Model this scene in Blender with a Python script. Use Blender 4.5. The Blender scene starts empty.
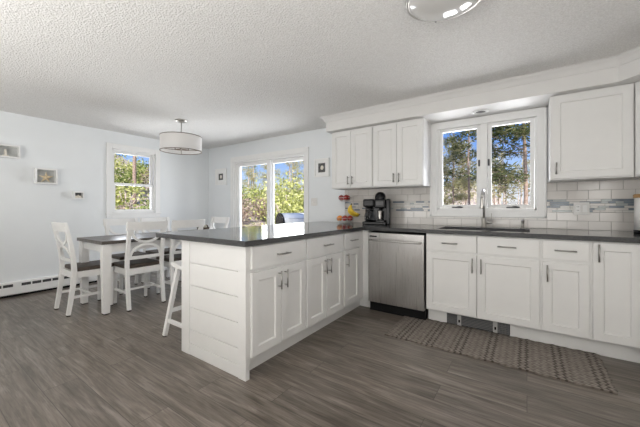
import bpy, bmesh, math, random
from mathutils import Vector, Matrix
PI = math.pi
S = bpy.context.scene
C = S.collection
rnd = random.Random(11)

# ------------------------------------------------------------------ camera
HOR, FPX, CAMZ = 207.0, 300.0, 1.13
YAW = math.atan((527 - 320) / FPX)
cd = bpy.data.cameras.new('camera')
cam = bpy.data.objects.new('camera', cd); C.objects.link(cam)
cam.location = (0, 0, CAMZ)
cam.rotation_euler = (PI / 2, 0, YAW)
cd.sensor_fit = 'HORIZONTAL'; cd.sensor_width = 36.0
cd.lens = 36.0 * FPX / 640.0
cd.shift_y = -(213.5 - HOR) / 640.0
cd.clip_start = 0.02; cd.clip_end = 500
S.camera = cam

# ------------------------------------------------------------------ world, sun, lights, exposure
W = bpy.data.worlds.new('sky'); S.world = W; W.use_nodes = True
nt = W.node_tree; nt.nodes.clear()
tcw = nt.nodes.new('ShaderNodeTexCoord'); sxw = nt.nodes.new('ShaderNodeSeparateXYZ')
rpw = nt.nodes.new('ShaderNodeValToRGB'); el = rpw.color_ramp.elements
while len(el) < 5: el.new(.5)
for e, (po, co) in zip(el, ((0, (.30, .28, .26)), (.02, (.86, .88, .92)), (.09, (.48, .66, .95)), (.20, (.16, .36, .86)), (.7, (.08, .22, .66)))):
    e.position = po; e.color = (*co, 1)
bg = nt.nodes.new('ShaderNodeBackground'); bg.inputs['Strength'].default_value = 1.0
nt.links.new(tcw.outputs['Generated'], sxw.inputs[0]); nt.links.new(sxw.outputs['Z'], rpw.inputs[0])
wo = nt.nodes.new('ShaderNodeOutputWorld')
nt.links.new(rpw.outputs[0], bg.inputs[0]); nt.links.new(bg.outputs[0], wo.inputs[0])

sd = bpy.data.lights.new('sun', 'SUN'); sd.energy = 9.5; sd.angle = 0.01; sd.color = (1, .95, .86)
sun = bpy.data.objects.new('sun', sd); C.objects.link(sun)
sun.rotation_euler = Vector((-0.45, 0.62, -0.72)).to_track_quat('-Z', 'Y').to_euler()

def area(name, loc, tgt, sx, sy, power, col=(1, 1, 1)):
    l = bpy.data.lights.new(name, 'AREA'); l.shape = 'RECTANGLE'; l.size = sx; l.size_y = sy
    l.energy = power; l.color = col
    o = bpy.data.objects.new(name, l); C.objects.link(o); o.location = loc
    o.rotation_euler = (Vector(tgt) - Vector(loc)).to_track_quat('-Z', 'Y').to_euler()
    return o
# added fill lamps behind and right of the camera, standing in for windows
area('fill_behind_camera', (-0.7, -3.0, 1.35), (-1.2, 3.0, 1.4), 3.6, 1.9, 3, (1, .985, .96))
area('fill_from_right', (1.25, -.6, 1.4), (-5.0, 1.3, 1.15), 1.5, 1.3, 24, (1, .985, .96))  # fill added to brighten the peninsula doors and left wall
# added upward fill behind the camera to brighten the ceiling, like bounced flash
area('ceiling_fill', (-1.3, -1.5, 1.0), (-1.3, -1.1, 2.3), 4.4, 1.6, 146, (1, .985, .96))
# daylight entering by the patio door, the dining window and the sink window
area('daylight_patio_door', (-3.85, 4.75, 1.0), (-3.9, 0.6, 1.05), 2.0, 1.6, 86, (.94, .97, 1))
area('daylight_dining_window', (-6.7, 2.45, 1.15), (-4.0, 2.3, 1.6), 1.2, 1.2, 48, (.94, .97, 1))
area('daylight_sink_window', (-0.4, 5.1, 1.3), (-0.4, 3.2, 2.0), 1.5, 1.0, 70, (.97, .98, 1))

S.view_settings.view_transform = 'Standard'; S.view_settings.look = 'None'
S.view_settings.gamma = 1.0; S.view_settings.use_curve_mapping = False
S.view_settings.exposure = 0.08
S.cycles.use_denoising = True
S.cycles.max_bounces = 10; S.cycles.diffuse_bounces = 5; S.cycles.glossy_bounces = 4
S.cycles.transparent_max_bounces = 16; S.cycles.transmission_bounces = 6
S.cycles.caustics_reflective = False; S.cycles.caustics_refractive = False
S.cycles.sample_clamp_indirect = 6.0

# ------------------------------------------------------------------ materials
class NB:
    def __init__(s, name):
        s.m = bpy.data.materials.new(name); s.m.use_nodes = True
        s.t = s.m.node_tree; s.b = s.t.nodes['Principled BSDF']; s.out = s.t.nodes['Material Output']
    def n(s, typ, **k):
        o = s.t.nodes.new('ShaderNode' + typ)
        for a, v in k.items():
            if hasattr(o, a): setattr(o, a, v)
            else: o.inputs[a].default_value = v
        return o
    def l(s, a, b): s.t.links.new(a, b)
    def coords(s, scale=(1, 1, 1)):
        tc = s.n('TexCoord'); mp = s.n('Mapping'); mp.inputs['Scale'].default_value = scale
        s.l(tc.outputs['Object'], mp.inputs['Vector']); return mp.outputs['Vector']
    def ramp(s, fac, stops):
        r = s.n('ValToRGB'); e = r.color_ramp.elements
        while len(e) < len(stops): e.new(0.5)
        for i, (p, c) in enumerate(stops):
            e[i].position = p; e[i].color = (*c, 1)
        s.l(fac, r.inputs['Fac']); return r.outputs['Color']
    def bump(s, h, strength=.2, dist=.01):
        b = s.n('Bump'); b.inputs['Strength'].default_value = strength; b.inputs['Distance'].default_value = dist
        s.l(h, b.inputs['Height']); s.l(b.outputs['Normal'], s.b.inputs['Normal'])

def plain(name, col, rough=.5, metal=0., vary=.04, scale=9., bump=0., spec=.5):
    k = NB(name); v = k.coords()
    nz = k.n('TexNoise'); nz.inputs['Scale'].default_value = scale; nz.inputs['Detail'].default_value = 4
    k.l(v, nz.inputs['Vector'])
    k.l(k.ramp(nz.outputs['Fac'], [(.3, tuple(c * (1 - vary) for c in col)), (.7, tuple(min(1, c * (1 + vary)) for c in col))]),
        k.b.inputs['Base Color'])
    k.b.inputs['Roughness'].default_value = rough; k.b.inputs['Metallic'].default_value = metal
    k.b.inputs['Specular IOR Level'].default_value = spec
    if bump: k.bump(nz.outputs['Fac'], bump)
    return k.m

M = {}
M['wall'] = plain('wall_paint_pale_blue', (.80, .825, .84), .7, vary=.012, scale=3, bump=.02)
M['kitchen_wall'] = plain('soffit_paint', (.73, .72, .705), .65, vary=.012, scale=3)
M['trim'] = plain('trim_white', (.85, .85, .84), .4, vary=.01)
M['cabinet'] = plain('cabinet_white', (.785, .78, .765), .38, vary=.012)
M['groove'] = plain('panel_groove', (.30, .29, .28), .7)
M['chair_white'] = plain('chair_white_paint', (.83, .825, .81), .45, vary=.03, scale=14)
M['cushion'] = plain('seat_brown_leather', (.075, .057, .046), .5, vary=.25, scale=20, bump=.1)
M['glide'] = plain('leg_glide_dark', (.06, .05, .04), .6)
M['table_top'] = None
M['nickel'] = plain('brushed_nickel', (.50, .48, .45), .32, 1.0, vary=.05)
M['dark_nickel'] = plain('pull_nickel', (.40, .385, .365), .35, 1.0, vary=.05)
M['black'] = plain('black_plastic', (.008, .008, .009), .2, vary=.1, spec=.22)
M['matte_black'] = plain('black_toe', (.007, .007, .007), .7, spec=.2)
M['dark_gray'] = plain('dark_gray_plastic', (.05, .05, .052), .35)
M['mid_gray'] = plain('mid_gray_plastic', (.16, .16, .16), .45)
M['latch_gray'] = plain('latch_gray', (.45, .44, .43), .45)
M['plate'] = plain('cover_plate', (.74, .73, .71), .4)
M['bulb'] = plain('frosted_bulb', (.8, .79, .76), .3)
M['shade'] = None
M['sky_gray'] = plain('grill_lid', (.74, .73, .71), .35, .0)
M['bronze'] = plain('bronze_wire', (.22, .17, .13), .4, .8)
M['starfish'] = plain('starfish_tan', (.66, .54, .36), .8, vary=.2, scale=60, bump=.3)
M['shell'] = plain('shell_white', (.72, .68, .60), .6, vary=.15, scale=40)
M['box_back'] = plain('shadow_box_back', (.50, .51, .50), .8, vary=.15)
M['box_back_dark'] = plain('shadow_box_dark_back', (.12, .12, .12), .8, vary=.3)
M['photo'] = plain('picture_print', (.10, .10, .10), .5, vary=.7, scale=30)
M['orange'] = plain('orange_skin', (.80, .27, .03), .45, vary=.1, scale=60, bump=.1)
M['apple'] = plain('apple_skin', (.36, .035, .03), .3, vary=.5, scale=18)
M['banana'] = plain('banana_skin', (.83, .58, .05), .5, vary=.15, scale=18)
M['banana_tip'] = plain('banana_tip', (.10, .07, .03), .7)
M['wood'] = plain('light_wood', (.45, .27, .12), .5, vary=.2)
M['ceramic'] = plain('white_ceramic', (.82, .81, .79), .2)
M['wire_white'] = plain('pale_wire', (.62, .63, .63), .3, .5)
M['weave'] = plain('dark_woven', (.07, .045, .03), .8, vary=.6, scale=60, bump=.5)
M['deck'] = plain('deck_boards', (.32, .30, .28), .8, vary=.2, scale=6)
M['siding'] = plain('siding', (.6, .6, .58), .7)
M['bark'] = plain('pine_bark', (.27, .20, .165), .95, vary=.45, scale=22, bump=.6)
M['bark_pale'] = plain('grey_bark', (.44, .37, .335), .95, vary=.4, scale=22, bump=.6)

def mat_ceiling():
    k = NB('ceiling_knockdown'); v = k.coords()
    a = k.n('TexNoise'); a.inputs['Scale'].default_value = 120; a.inputs['Detail'].default_value = 5; a.inputs['Roughness'].default_value = .65
    b = k.n('TexVoronoi'); b.inputs['Scale'].default_value = 80
    k.l(v, a.inputs['Vector']); k.l(v, b.inputs['Vector'])
    mx = k.n('Math', operation='ADD'); k.l(a.outputs['Fac'], mx.inputs[0]); k.l(b.outputs['Distance'], mx.inputs[1])
    k.l(k.ramp(a.outputs['Fac'], [(.38, (.74, .725, .70)), (.62, (.88, .87, .85))]), k.b.inputs['Base Color'])
    k.b.inputs['Roughness'].default_value = .9
    k.bump(mx.outputs[0], .6, .010)
    return k.m
M['ceiling'] = mat_ceiling()

def mat_floor():
    k = NB('floor_vinyl_planks'); v = k.coords()
    br = k.n('TexBrick'); br.offset = .37; br.offset_frequency = 2
    for a, x in (('Color1', (0, 0, 0, 1)), ('Color2', (1, 1, 1, 1)), ('Mortar', (.5, .5, .5, 1))): br.inputs[a].default_value = x
    br.inputs['Scale'].default_value = 1; br.inputs['Mortar Size'].default_value = .0016
    br.inputs['Brick Width'].default_value = 1.22; br.inputs['Row Height'].default_value = .182
    k.l(v, br.inputs['Vector'])
    # shift the grain from plank to plank
    sh = k.n('VectorMath', operation='MULTIPLY_ADD'); sh.inputs[1].default_value = (7.3, 3.1, 5.7)
    k.l(br.outputs['Color'], sh.inputs[0]); k.l(v, sh.inputs[2])
    mp = k.n('Mapping'); mp.inputs['Scale'].default_value = (.9, 8.5, 1); k.l(sh.outputs[0], mp.inputs['Vector'])
    g = k.n('TexNoise'); g.inputs['Scale'].default_value = 2.0; g.inputs['Detail'].default_value = 6; g.inputs['Roughness'].default_value = .6; g.inputs['Distortion'].default_value = 1.1
    k.l(mp.outputs[0], g.inputs['Vector'])
    mp2 = k.n('Mapping'); mp2.inputs['Scale'].default_value = (2.4, 46, 1); k.l(sh.outputs[0], mp2.inputs['Vector'])
    f = k.n('TexNoise'); f.inputs['Scale'].default_value = 2.2; f.inputs['Detail'].default_value = 5; f.inputs['Roughness'].default_value = .65; k.l(mp2.outputs[0], f.inputs['Vector'])
    base = k.ramp(g.outputs['Fac'], [(.30, (.092, .074, .059)), (.45, (.150, .126, .104)), (.56, (.192, .164, .139)), (.70, (.268, .234, .204))])
    fine = k.ramp(f.outputs['Fac'], [(.33, (.62, .61, .60)), (.5, (.97, .97, .97)), (.68, (1.22, 1.22, 1.22))])
    m1 = k.n('MixRGB', blend_type='MULTIPLY'); m1.inputs['Fac'].default_value = 1; k.l(base, m1.inputs[1]); k.l(fine, m1.inputs[2])
    tone = k.ramp(br.outputs['Color'], [(0, (.90, .90, .90)), (1, (1.09, 1.08, 1.07))])
    m2 = k.n('MixRGB', blend_type='MULTIPLY'); m2.inputs['Fac'].default_value = 1; k.l(m1.outputs[0], m2.inputs[1]); k.l(tone, m2.inputs[2])
    m3 = k.n('MixRGB'); k.l(br.outputs['Fac'], m3.inputs['Fac']); k.l(m2.outputs[0], m3.inputs[1]); m3.inputs[2].default_value = (.06, .05, .042, 1)
    k.l(m3.outputs[0], k.b.inputs['Base Color'])
    k.b.inputs['Roughness'].default_value = .33
    k.bump(f.outputs['Fac'], .06, .004)
    return k.m
M['floor'] = mat_floor()

def mat_counter():
    k = NB('countertop_gray_quartz'); v = k.coords()
    a = k.n('TexNoise'); a.inputs['Scale'].default_value = 160; a.inputs['Detail'].default_value = 3; k.l(v, a.inputs['Vector'])
    k.l(k.ramp(a.outputs['Fac'], [(.35, (.040, .040, .041)), (.65, (.070, .070, .071))]), k.b.inputs['Base Color'])
    k.b.inputs['Roughness'].default_value = .09; k.b.inputs['IOR'].default_value = 1.55
    return k.m
M['counter'] = mat_counter()

def mat_table():
    k = NB('table_top_weathered_wood'); v = k.coords((16, 1.2, 4))
    a = k.n('TexNoise'); a.inputs['Scale'].default_value = 2; a.inputs['Detail'].default_value = 5; k.l(v, a.inputs['Vector'])
    k.l(k.ramp(a.outputs['Fac'], [(.3, (.065, .055, .048)), (.7, (.15, .13, .115))]), k.b.inputs['Base Color'])
    k.b.inputs['Roughness'].default_value = .32
    return k.m
M['table_top'] = mat_table()

def mat_steel():
    k = NB('stainless_steel'); v = k.coords((240, 240, 1.5))
    a = k.n('TexNoise'); a.inputs['Scale'].default_value = 2; a.inputs['Detail'].default_value = 2; k.l(v, a.inputs['Vector'])
    k.b.inputs['Base Color'].default_value = (.58, .565, .55, 1); k.b.inputs['Metallic'].default_value = 1
    r = k.n('MapRange'); r.inputs['To Min'].default_value = .22; r.inputs['To Max'].default_value = .36
    k.l(a.outputs['Fac'], r.inputs['Value']); k.l(r.outputs[0], k.b.inputs['Roughness'])
    k.b.inputs['Anisotropic'].default_value = .5
    return k.m
M['steel'] = mat_steel()

def mat_glass(name='window_glass', tint=(1, 1, 1)):
    k = NB(name); k.t.nodes.remove(k.b)
    tr = k.n('BsdfTransparent'); tr.inputs[0].default_value = (*tint, 1)
    gl = k.n('BsdfGlossy'); gl.inputs['Roughness'].default_value = .01
    ge = k.n('NewGeometry'); mr = k.n('MapRange'); mr.inputs['To Min'].default_value = 1.45; mr.inputs['To Max'].default_value = 1 / 1.45
    k.l(ge.outputs['Backfacing'], mr.inputs['Value'])
    fr = k.n('Fresnel'); k.l(mr.outputs[0], fr.inputs['IOR'])
    ar = k.n('Math', operation='MULTIPLY'); k.l(fr.outputs[0], ar.inputs[0]); ar.inputs[1].default_value = .3
    mx = k.n('MixShader'); k.l(ar.outputs[0], mx.inputs[0]); k.l(tr.outputs[0], mx.inputs[1]); k.l(gl.outputs[0], mx.inputs[2])
    k.l(mx.outputs[0], k.out.inputs['Surface'])
    return k.m
M['glass'] = mat_glass()
M['carafe_glass'] = mat_glass('carafe_glass', (.75, .76, .78))

def mat_shade():
    k = NB('lamp_shade_linen'); k.t.nodes.remove(k.b)
    d = k.n('BsdfDiffuse'); d.inputs[0].default_value = (.90, .885, .87, 1)
    t = k.n('BsdfTranslucent'); t.inputs[0].default_value = (.90, .885, .87, 1)
    mx = k.n('MixShader'); mx.inputs[0].default_value = .45
    k.l(d.outputs[0], mx.inputs[1]); k.l(t.outputs[0], mx.inputs[2]); k.l(mx.outputs[0], k.out.inputs['Surface'])
    return k.m
M['shade'] = mat_shade()
def mat_frost():
    k = NB('frosted_glass_bowl'); k.b.inputs['Base Color'].default_value = (.62, .61, .59, 1)
    k.b.inputs['Roughness'].default_value = .12; k.b.inputs['Coat Weight'].default_value = .6
    return k.m
M['frost'] = mat_frost()

def mat_leaf(name, c0, c1, c2):
    k = NB(name); k.t.nodes.remove(k.b)
    g = k.n('NewGeometry')
    col = k.ramp(g.outputs['Random Per Island'], [(0, c0), (.5, c1), (1, c2)])
    d = k.n('BsdfDiffuse'); t = k.n('BsdfTranslucent'); k.l(col, d.inputs[0]); k.l(col, t.inputs[0])
    mx = k.n('MixShader'); mx.inputs[0].default_value = .35
    k.l(d.outputs[0], mx.inputs[1]); k.l(t.outputs[0], mx.inputs[2]); k.l(mx.outputs[0], k.out.inputs['Surface'])
    return k.m
M['needles'] = mat_leaf('pine_needles', (.035, .05, .022), (.10, .12, .05), (.22, .21, .10))
M['needles_y'] = mat_leaf('pine_needles_yellow', (.22, .22, .09), (.44, .42, .20), (.62, .56, .34))
M['needles_d'] = mat_leaf('pine_needles_dull', (.12, .13, .06), (.27, .26, .13), (.42, .37, .24))
M['leaf_y'] = mat_leaf('shrub_leaves_yellow_green', (.20, .24, .06), (.48, .50, .17), (.72, .72, .38))
M['leaf_g'] = mat_leaf('shrub_leaves_green', (.08, .13, .03), (.22, .28, .08), (.44, .47, .20))
M['leaf_b'] = mat_leaf('shrub_leaves_dry', (.16, .11, .09), (.42, .33, .27), (.62, .50, .40))

def mat_ground():
    k = NB('woodland_ground'); v = k.coords()
    a = k.n('TexNoise'); a.inputs['Scale'].default_value = 3.5; a.inputs['Detail'].default_value = 8; a.inputs['Roughness'].default_value = .75; k.l(v, a.inputs['Vector'])
    k.l(k.ramp(a.outputs['Fac'], [(.30, (.08, .055, .06)), (.43, (.30, .23, .22)), (.52, (.55, .46, .42)), (.60, (.50, .52, .24)), (.75, (.72, .68, .50))]), k.b.inputs['Base Color'])
    k.b.inputs['Roughness'].default_value = 1
    k.bump(a.outputs['Fac'], 1, .25)
    return k.m
M['ground'] = mat_ground()

def mat_rug():
    k = NB('rug_woven_jute'); v = k.coords()
    sx = k.n('SeparateXYZ'); k.l(v, sx.inputs[0])
    def mth(op, a, b=None):
        m = k.n('Math', operation=op)
        for q, x in enumerate((a, b)):
            if x is None: continue
            if isinstance(x, (int, float)): m.inputs[q].default_value = x
            else: k.l(x, m.inputs[q])
        return m.outputs[0]
    X, Y = sx.outputs['X'], sx.outputs['Y']
    nz = k.n('TexNoise'); nz.inputs['Scale'].default_value = 25; k.l(v, nz.inputs['Vector'])
    Xw = mth('ADD', X, mth('MULTIPLY', nz.outputs['Fac'], .012))
    rows = mth('SINE', mth('MULTIPLY', Y, 2 * PI / .022))                       # braided rows along the rug
    zig = mth('ABSOLUTE', mth('SUBTRACT', mth('FRACT', mth('MULTIPLY', Y, 1 / .044)), .5))
    col = mth('SINE', mth('MULTIPLY', mth('ADD', Xw, mth('MULTIPLY', zig, .036)), 2 * PI / .042))   # zigzag columns across it
    band = mth('SINE', mth('MULTIPLY', X, 2 * PI / .215))
    bandm = mth('MINIMUM', mth('MAXIMUM', mth('ADD', mth('MULTIPLY', band, 1.2), .5), .30), 1.0)
    dark = mth('MULTIPLY', mth('MAXIMUM', col, 0.0), bandm)
    val = mth('ADD', mth('SUBTRACT', .62, mth('MULTIPLY', dark, .5)), mth('MULTIPLY', rows, .20))
    val = mth('ADD', val, mth('MULTIPLY', mth('SUBTRACT', nz.outputs['Fac'], .5), .35))
    k.l(k.ramp(val, [(0.05, (.06, .049, .04)), (.3, (.125, .105, .088)), (.6, (.225, .195, .17)), (.9, (.38, .34, .305))]), k.b.inputs['Base Color'])
    k.b.inputs['Roughness'].default_value = .95
    k.bump(val, .6, .006)
    return k.m
M['rug'] = mat_rug()
M['grout'] = plain('grout', (.36, .34, .32), .8)
M['tile'] = plain('subway_tile', (.66, .63, .595), .12, vary=.05, scale=2.5)
M['mos_blue'] = plain('mosaic_slate_blue', (.20, .24, .28), .15, vary=.2, scale=12)
M['mos_light'] = plain('mosaic_pale', (.66, .65, .62), .15, vary=.08, scale=12)
M['mos_gray'] = plain('mosaic_gray_green', (.40, .43, .43), .12, vary=.12, scale=12)
M['sink'] = plain('sink_dark_composite', (.035, .034, .033), .4)

# ------------------------------------------------------------------ geometry helpers
def new(): return bmesh.new()
def box(bm, x0, x1, y0, y1, z0, z1, bev=0.0, mi=0):
    x0, x1 = min(x0, x1), max(x0, x1); y0, y1 = min(y0, y1), max(y0, y1); z0, z1 = min(z0, z1), max(z0, z1)
    t = bmesh.new()
    bmesh.ops.create_cube(t, size=1, matrix=Matrix.Translation(((x0 + x1) / 2, (y0 + y1) / 2, (z0 + z1) / 2)) @ Matrix.Diagonal((x1 - x0, y1 - y0, z1 - z0, 1)))
    if bev: bmesh.ops.bevel(t, geom=t.edges[:], offset=bev, segments=2, affect='EDGES', profile=.6)
    merge(bm, t, mi)
def merge(bm, t, mi=0, mat=None):
    if mat is not None: t.transform(mat)
    t.verts.index_update(); vs = [bm.verts.new(v.co) for v in t.verts]
    for f in t.faces:
        nf = bm.faces.new([vs[v.index] for v in f.verts]); nf.material_index = mi; nf.smooth = f.smooth
    t.free()
def tube(bm, pts, r, n=10, closed=False, mi=0, scale=None):
    """round bar along points; r a number or one radius per point"""
    pts = [Vector(p) for p in pts]; N = len(pts); rings = []
    rr = r if isinstance(r, (list, tuple)) else [r] * N
    prev = None
    for i, p in enumerate(pts):
        if closed: t = pts[(i + 1) % N] - pts[i - 1]
        else: t = pts[min(i + 1, N - 1)] - pts[max(i - 1, 0)]
        t.normalize()
        if prev is None:
            a = Vector((0, 0, 1)) if abs(t.z) < .9 else Vector((1, 0, 0))
            u = t.cross(a).normalized()
        else:
            u = (prev - t * prev.dot(t)).normalized()
        prev = u; w = t.cross(u)
        rings.append([bm.verts.new(p + (u * math.cos(2 * PI * k / n) + w * math.sin(2 * PI * k / n)) * rr[i]) for k in range(n)])
    for i in range(N if closed else N - 1):
        a, b = rings[i], rings[(i + 1) % N]
        for k in range(n):
            f = bm.faces.new((a[k], a[(k + 1) % n], b[(k + 1) % n], b[k])); f.smooth = True; f.material_index = mi
    if not closed:
        for q in (rings[0][::-1], rings[-1]):
            f = bm.faces.new(q); f.material_index = mi
def lathe(bm, prof, n=32, cx=0, cy=0, cz=0, mi=0, smooth=True):
    rings = []
    for r, z in prof:
        if r < 1e-6: rings.append([bm.verts.new((cx, cy, cz + z))])
        else: rings.append([bm.verts.new((cx + r * math.cos(2 * PI * k / n), cy + r * math.sin(2 * PI * k / n), cz + z)) for k in range(n)])
    for a, b in zip(rings, rings[1:]):
        for k in range(n):
            q = [a[k % len(a)], a[(k + 1) % len(a)], b[(k + 1) % len(b)], b[k % len(b)]]
            q = list(dict.fromkeys(q))
            if len(q) > 2:
                f = bm.faces.new(q); f.smooth = smooth; f.material_index = mi
def prism(bm, poly, z0, z1, mi=0):
    """polygon in XY extruded from z0 to z1"""
    a = [bm.verts.new((x, y, z0)) for x, y in poly]; b = [bm.verts.new((x, y, z1)) for x, y in poly]
    n = len(poly)
    for q in [a[::-1], b] + [[a[i], a[(i + 1) % n], b[(i + 1) % n], b[i]] for i in range(n)]:
        f = bm.faces.new(q); f.material_index = mi
def strip(bm, pts, half_w, thick, wdir, mi=0):
    """rectangular bar along pts; wdir = direction of its thickness (constant), width lies across path"""
    pts = [Vector(p) for p in pts]; wd = Vector(wdir).normalized(); rings = []
    for i, p in enumerate(pts):
        t = (pts[min(i + 1, len(pts) - 1)] - pts[max(i - 1, 0)]).normalized()
        s = t.cross(wd).normalized()
        hw = half_w[i] if isinstance(half_w, (list, tuple)) else half_w
        rings.append([bm.verts.new(p + s * a * hw + wd * b * thick / 2) for a, b in ((-1, -1), (1, -1), (1, 1), (-1, 1))])
    for a, b in zip(rings, rings[1:]):
        for k in range(4):
            f = bm.faces.new((a[k], a[(k + 1) % 4], b[(k + 1) % 4], b[k])); f.material_index = mi
    for q in (rings[0][::-1], rings[-1]):
        f = bm.faces.new(q); f.material_index = mi
def ball(bm, c, r, sq=1.0, mi=0, u=16, v=12):
    t = bmesh.new(); bmesh.ops.create_uvsphere(t, u_segments=u, v_segments=v, radius=r)
    for f in t.faces: f.smooth = True
    merge(bm, t, mi, Matrix.Translation(c) @ Matrix.Diagonal((1, 1, sq, 1)))

def obj(name, bm, mat, parent=None, label=None, bevel=0):
    bmesh.ops.recalc_face_normals(bm, faces=bm.faces[:])
    me = bpy.data.meshes.new(name); bm.to_mesh(me); bm.free()
    for m in (mat if isinstance(mat, (list, tuple)) else [mat]): me.materials.append(M[m])
    o = bpy.data.objects.new(name, me); C.objects.link(o)
    if parent is not None: o.parent = parent
    if label: o['label'] = label
    if bevel:
        b = o.modifiers.new('bevel', 'BEVEL'); b.width = bevel; b.segments = 2; b.limit_method = 'ANGLE'
    return o
def thing(name, label, cat, loc=(0, 0, 0), rz=0, group=None):
    o = bpy.data.objects.new(name, None); C.objects.link(o); o.empty_display_size = .1
    o.location = loc; o.rotation_euler = (0, 0, rz)
    return tag(o, label, cat, group)
def tag(o, label, cat, group=None):
    o['label'] = label; o['category'] = cat
    if group: o['group'] = group
    return o
def struct(o, label=None):
    o['kind'] = 'structure'
    if label: o['label'] = label
    return o
def dup(root, loc, rz, label, group=None):
    def cp(o, par):
        c = o.copy(); C.objects.link(c); c.parent = par
        for ch in list(o.children): cp(ch, c)
        return c
    r = cp(root, None); r.location = loc; r.rotation_euler = (0, 0, rz); r['label'] = label
    if group: r['group'] = group
    return r

# ------------------------------------------------------------------ room shell
XL, XR, YB, YF, ZC = -5.36, 1.31, 3.76, -3.2, 2.32
TH = .15
bm = new(); box(bm, XL - TH, XR + TH, YF - TH, YB + TH, -.12, 0); struct(obj('floor', bm, 'floor'), 'grey-brown wood-look plank floor')
bm = new(); box(bm, XL - TH, XR + TH, YF - TH, YB + TH + .3, ZC, ZC + .2); struct(obj('ceiling', bm, 'ceiling'), 'textured white ceiling')

def wall_y(name, y0, y1, x0, x1, holes, mat):     # wall across Y with holes [(xa, xb, za, zb)]
    bm = new(); xs = x0
    for xa, xb, za, zb in sorted(holes):
        box(bm, xs, xa, y0, y1, -.1, ZC)
        if za > 0: box(bm, xa, xb, y0, y1, -.1, za)
        box(bm, xa, xb, y0, y1, zb, ZC); xs = xb
    box(bm, xs, x1, y0, y1, -.1, ZC)
    return struct(obj(name, bm, mat))
DOOR = (-4.57, -2.87, 0.0, 1.985)
SINKW = (-.885, .082, 1.10, 2.07)
wall_y('wall_back', YB, YB + TH, XL - TH, XR + TH, [DOOR, SINKW], 'wall')
bm = new()
LW = (2.02, 2.685, 1.035, 2.05)                    # dining window: y0, y1, z0, z1
box(bm, XL - TH, XL, YF, LW[0], -.1, ZC); box(bm, XL - TH, XL, LW[1], YB, -.1, ZC)
box(bm, XL - TH, XL, LW[0], LW[1], -.1, LW[2]); box(bm, XL - TH, XL, LW[0], LW[1], LW[3], ZC)
struct(obj('wall_left', bm, 'wall'))
bm = new(); box(bm, XR, XR + TH, YF, YB, -.1, ZC); struct(obj('wall_right', bm, 'kitchen_wall'))
bm = new(); box(bm, XL, XR, YF - TH, YF, -.1, ZC); struct(obj('wall_front', bm, 'wall'))

# patio door -------------------------------------------------------
d = bpy.data.objects.new('door_1', None); C.objects.link(d); struct(d, 'white sliding glass patio door'); d.location = (0, YB, 0)
bm = new(); cw = .085
box(bm, DOOR[0] - cw, DOOR[0], -.022, .0, 0, DOOR[3] + cw, .004); box(bm, DOOR[1] - .0, DOOR[1] + cw - .02, -.022, 0, 0, DOOR[3] + cw, .004)
box(bm, DOOR[0], DOOR[1], -.022, 0, DOOR[3], DOOR[3] + cw, .004)
obj('casing', bm, 'trim', d)
bm = new(); j = .035
box(bm, DOOR[0], DOOR[0] + j, 0, TH, 0, DOOR[3]); box(bm, DOOR[1] - j, DOOR[1], 0, TH, 0, DOOR[3])
box(bm, DOOR[0] + j, DOOR[1] - j, 0, TH, DOOR[3] - j, DOOR[3]); box(bm, DOOR[0] + j, DOOR[1] - j, 0, TH, 0, .03)
obj('door_frame', bm, 'trim', d)
def panel(xa, xb, ya, yb, nm, stile, top):
    bm = new(); z0, z1 = .032, DOOR[3] - j - .002
    box(bm, xa, xa + stile, ya, yb, z0, z1, .003); box(bm, xb - stile, xb, ya, yb, z0, z1, .003)
    box(bm, xa + stile, xb - stile, ya, yb, z1 - top, z1, .003); box(bm, xa + stile, xb - stile, ya, yb, z0, z0 + .11, .003)
    p = obj(nm, bm, 'trim', d)
    bm = new(); ym = (ya + yb) / 2; box(bm, xa + stile, xb - stile, ym - .003, ym + .003, z0 + .11, z1 - top); obj('glass_pane', bm, 'glass', p)
    return p
p = panel(DOOR[0] + j, -3.66, .03, .065, 'sliding_panel', .085, .06)
bm = new(); box(bm, -3.70, -3.685, -.0, .03, .92, 1.10, .003); obj('pull_handle', bm, 'trim', p)
panel(-3.70, DOOR[1] - j, .08, .115, 'fixed_panel', .06, .06)

# sink window ---------------------------------------------------------
w = bpy.data.objects.new('window_2', None); C.objects.link(w); struct(w, 'white double casement window over the sink'); w.location = (0, YB, 0)
bm = new(); x0, x1, z0, z1 = -.964, .161, 1.02, 2.128
cw = .078
for a in ((x0, x0 + cw, z0, z1), (x1 - cw, x1, z0, z1), (x0 + cw, x1 - cw, z1 - cw, z1), (x0 + cw, x1 - cw, z0, z0 + cw)):
    box(bm, a[0], a[1], -.024, 0, a[2], a[3], .003)
for a in ((x0, x0 + .018, z0, z1), (x1 - .018, x1, z0, z1), (x0, x1, z1 - .018, z1), (x0, x1, z0, z0 + .018)):
    box(bm, a[0], a[1], -.032, -.02, a[2], a[3], .003)
obj('casing', bm, 'trim', w)
bm = new(); X0, X1, Z0, Z1 = SINKW
jj = .018
box(bm, X0, X0 + jj, 0, TH, Z0, Z1); box(bm, X1 - jj, X1, 0, TH, Z0, Z1); box(bm, X0, X1, 0, TH, Z1 - jj, Z1); box(bm, X0, X1, 0, TH, Z0, Z0 + jj)
box(bm, -.428, -.358, -.018, TH, Z0 + jj, Z1 - jj, .003)
obj('window_frame', bm, 'trim', w)
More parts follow.
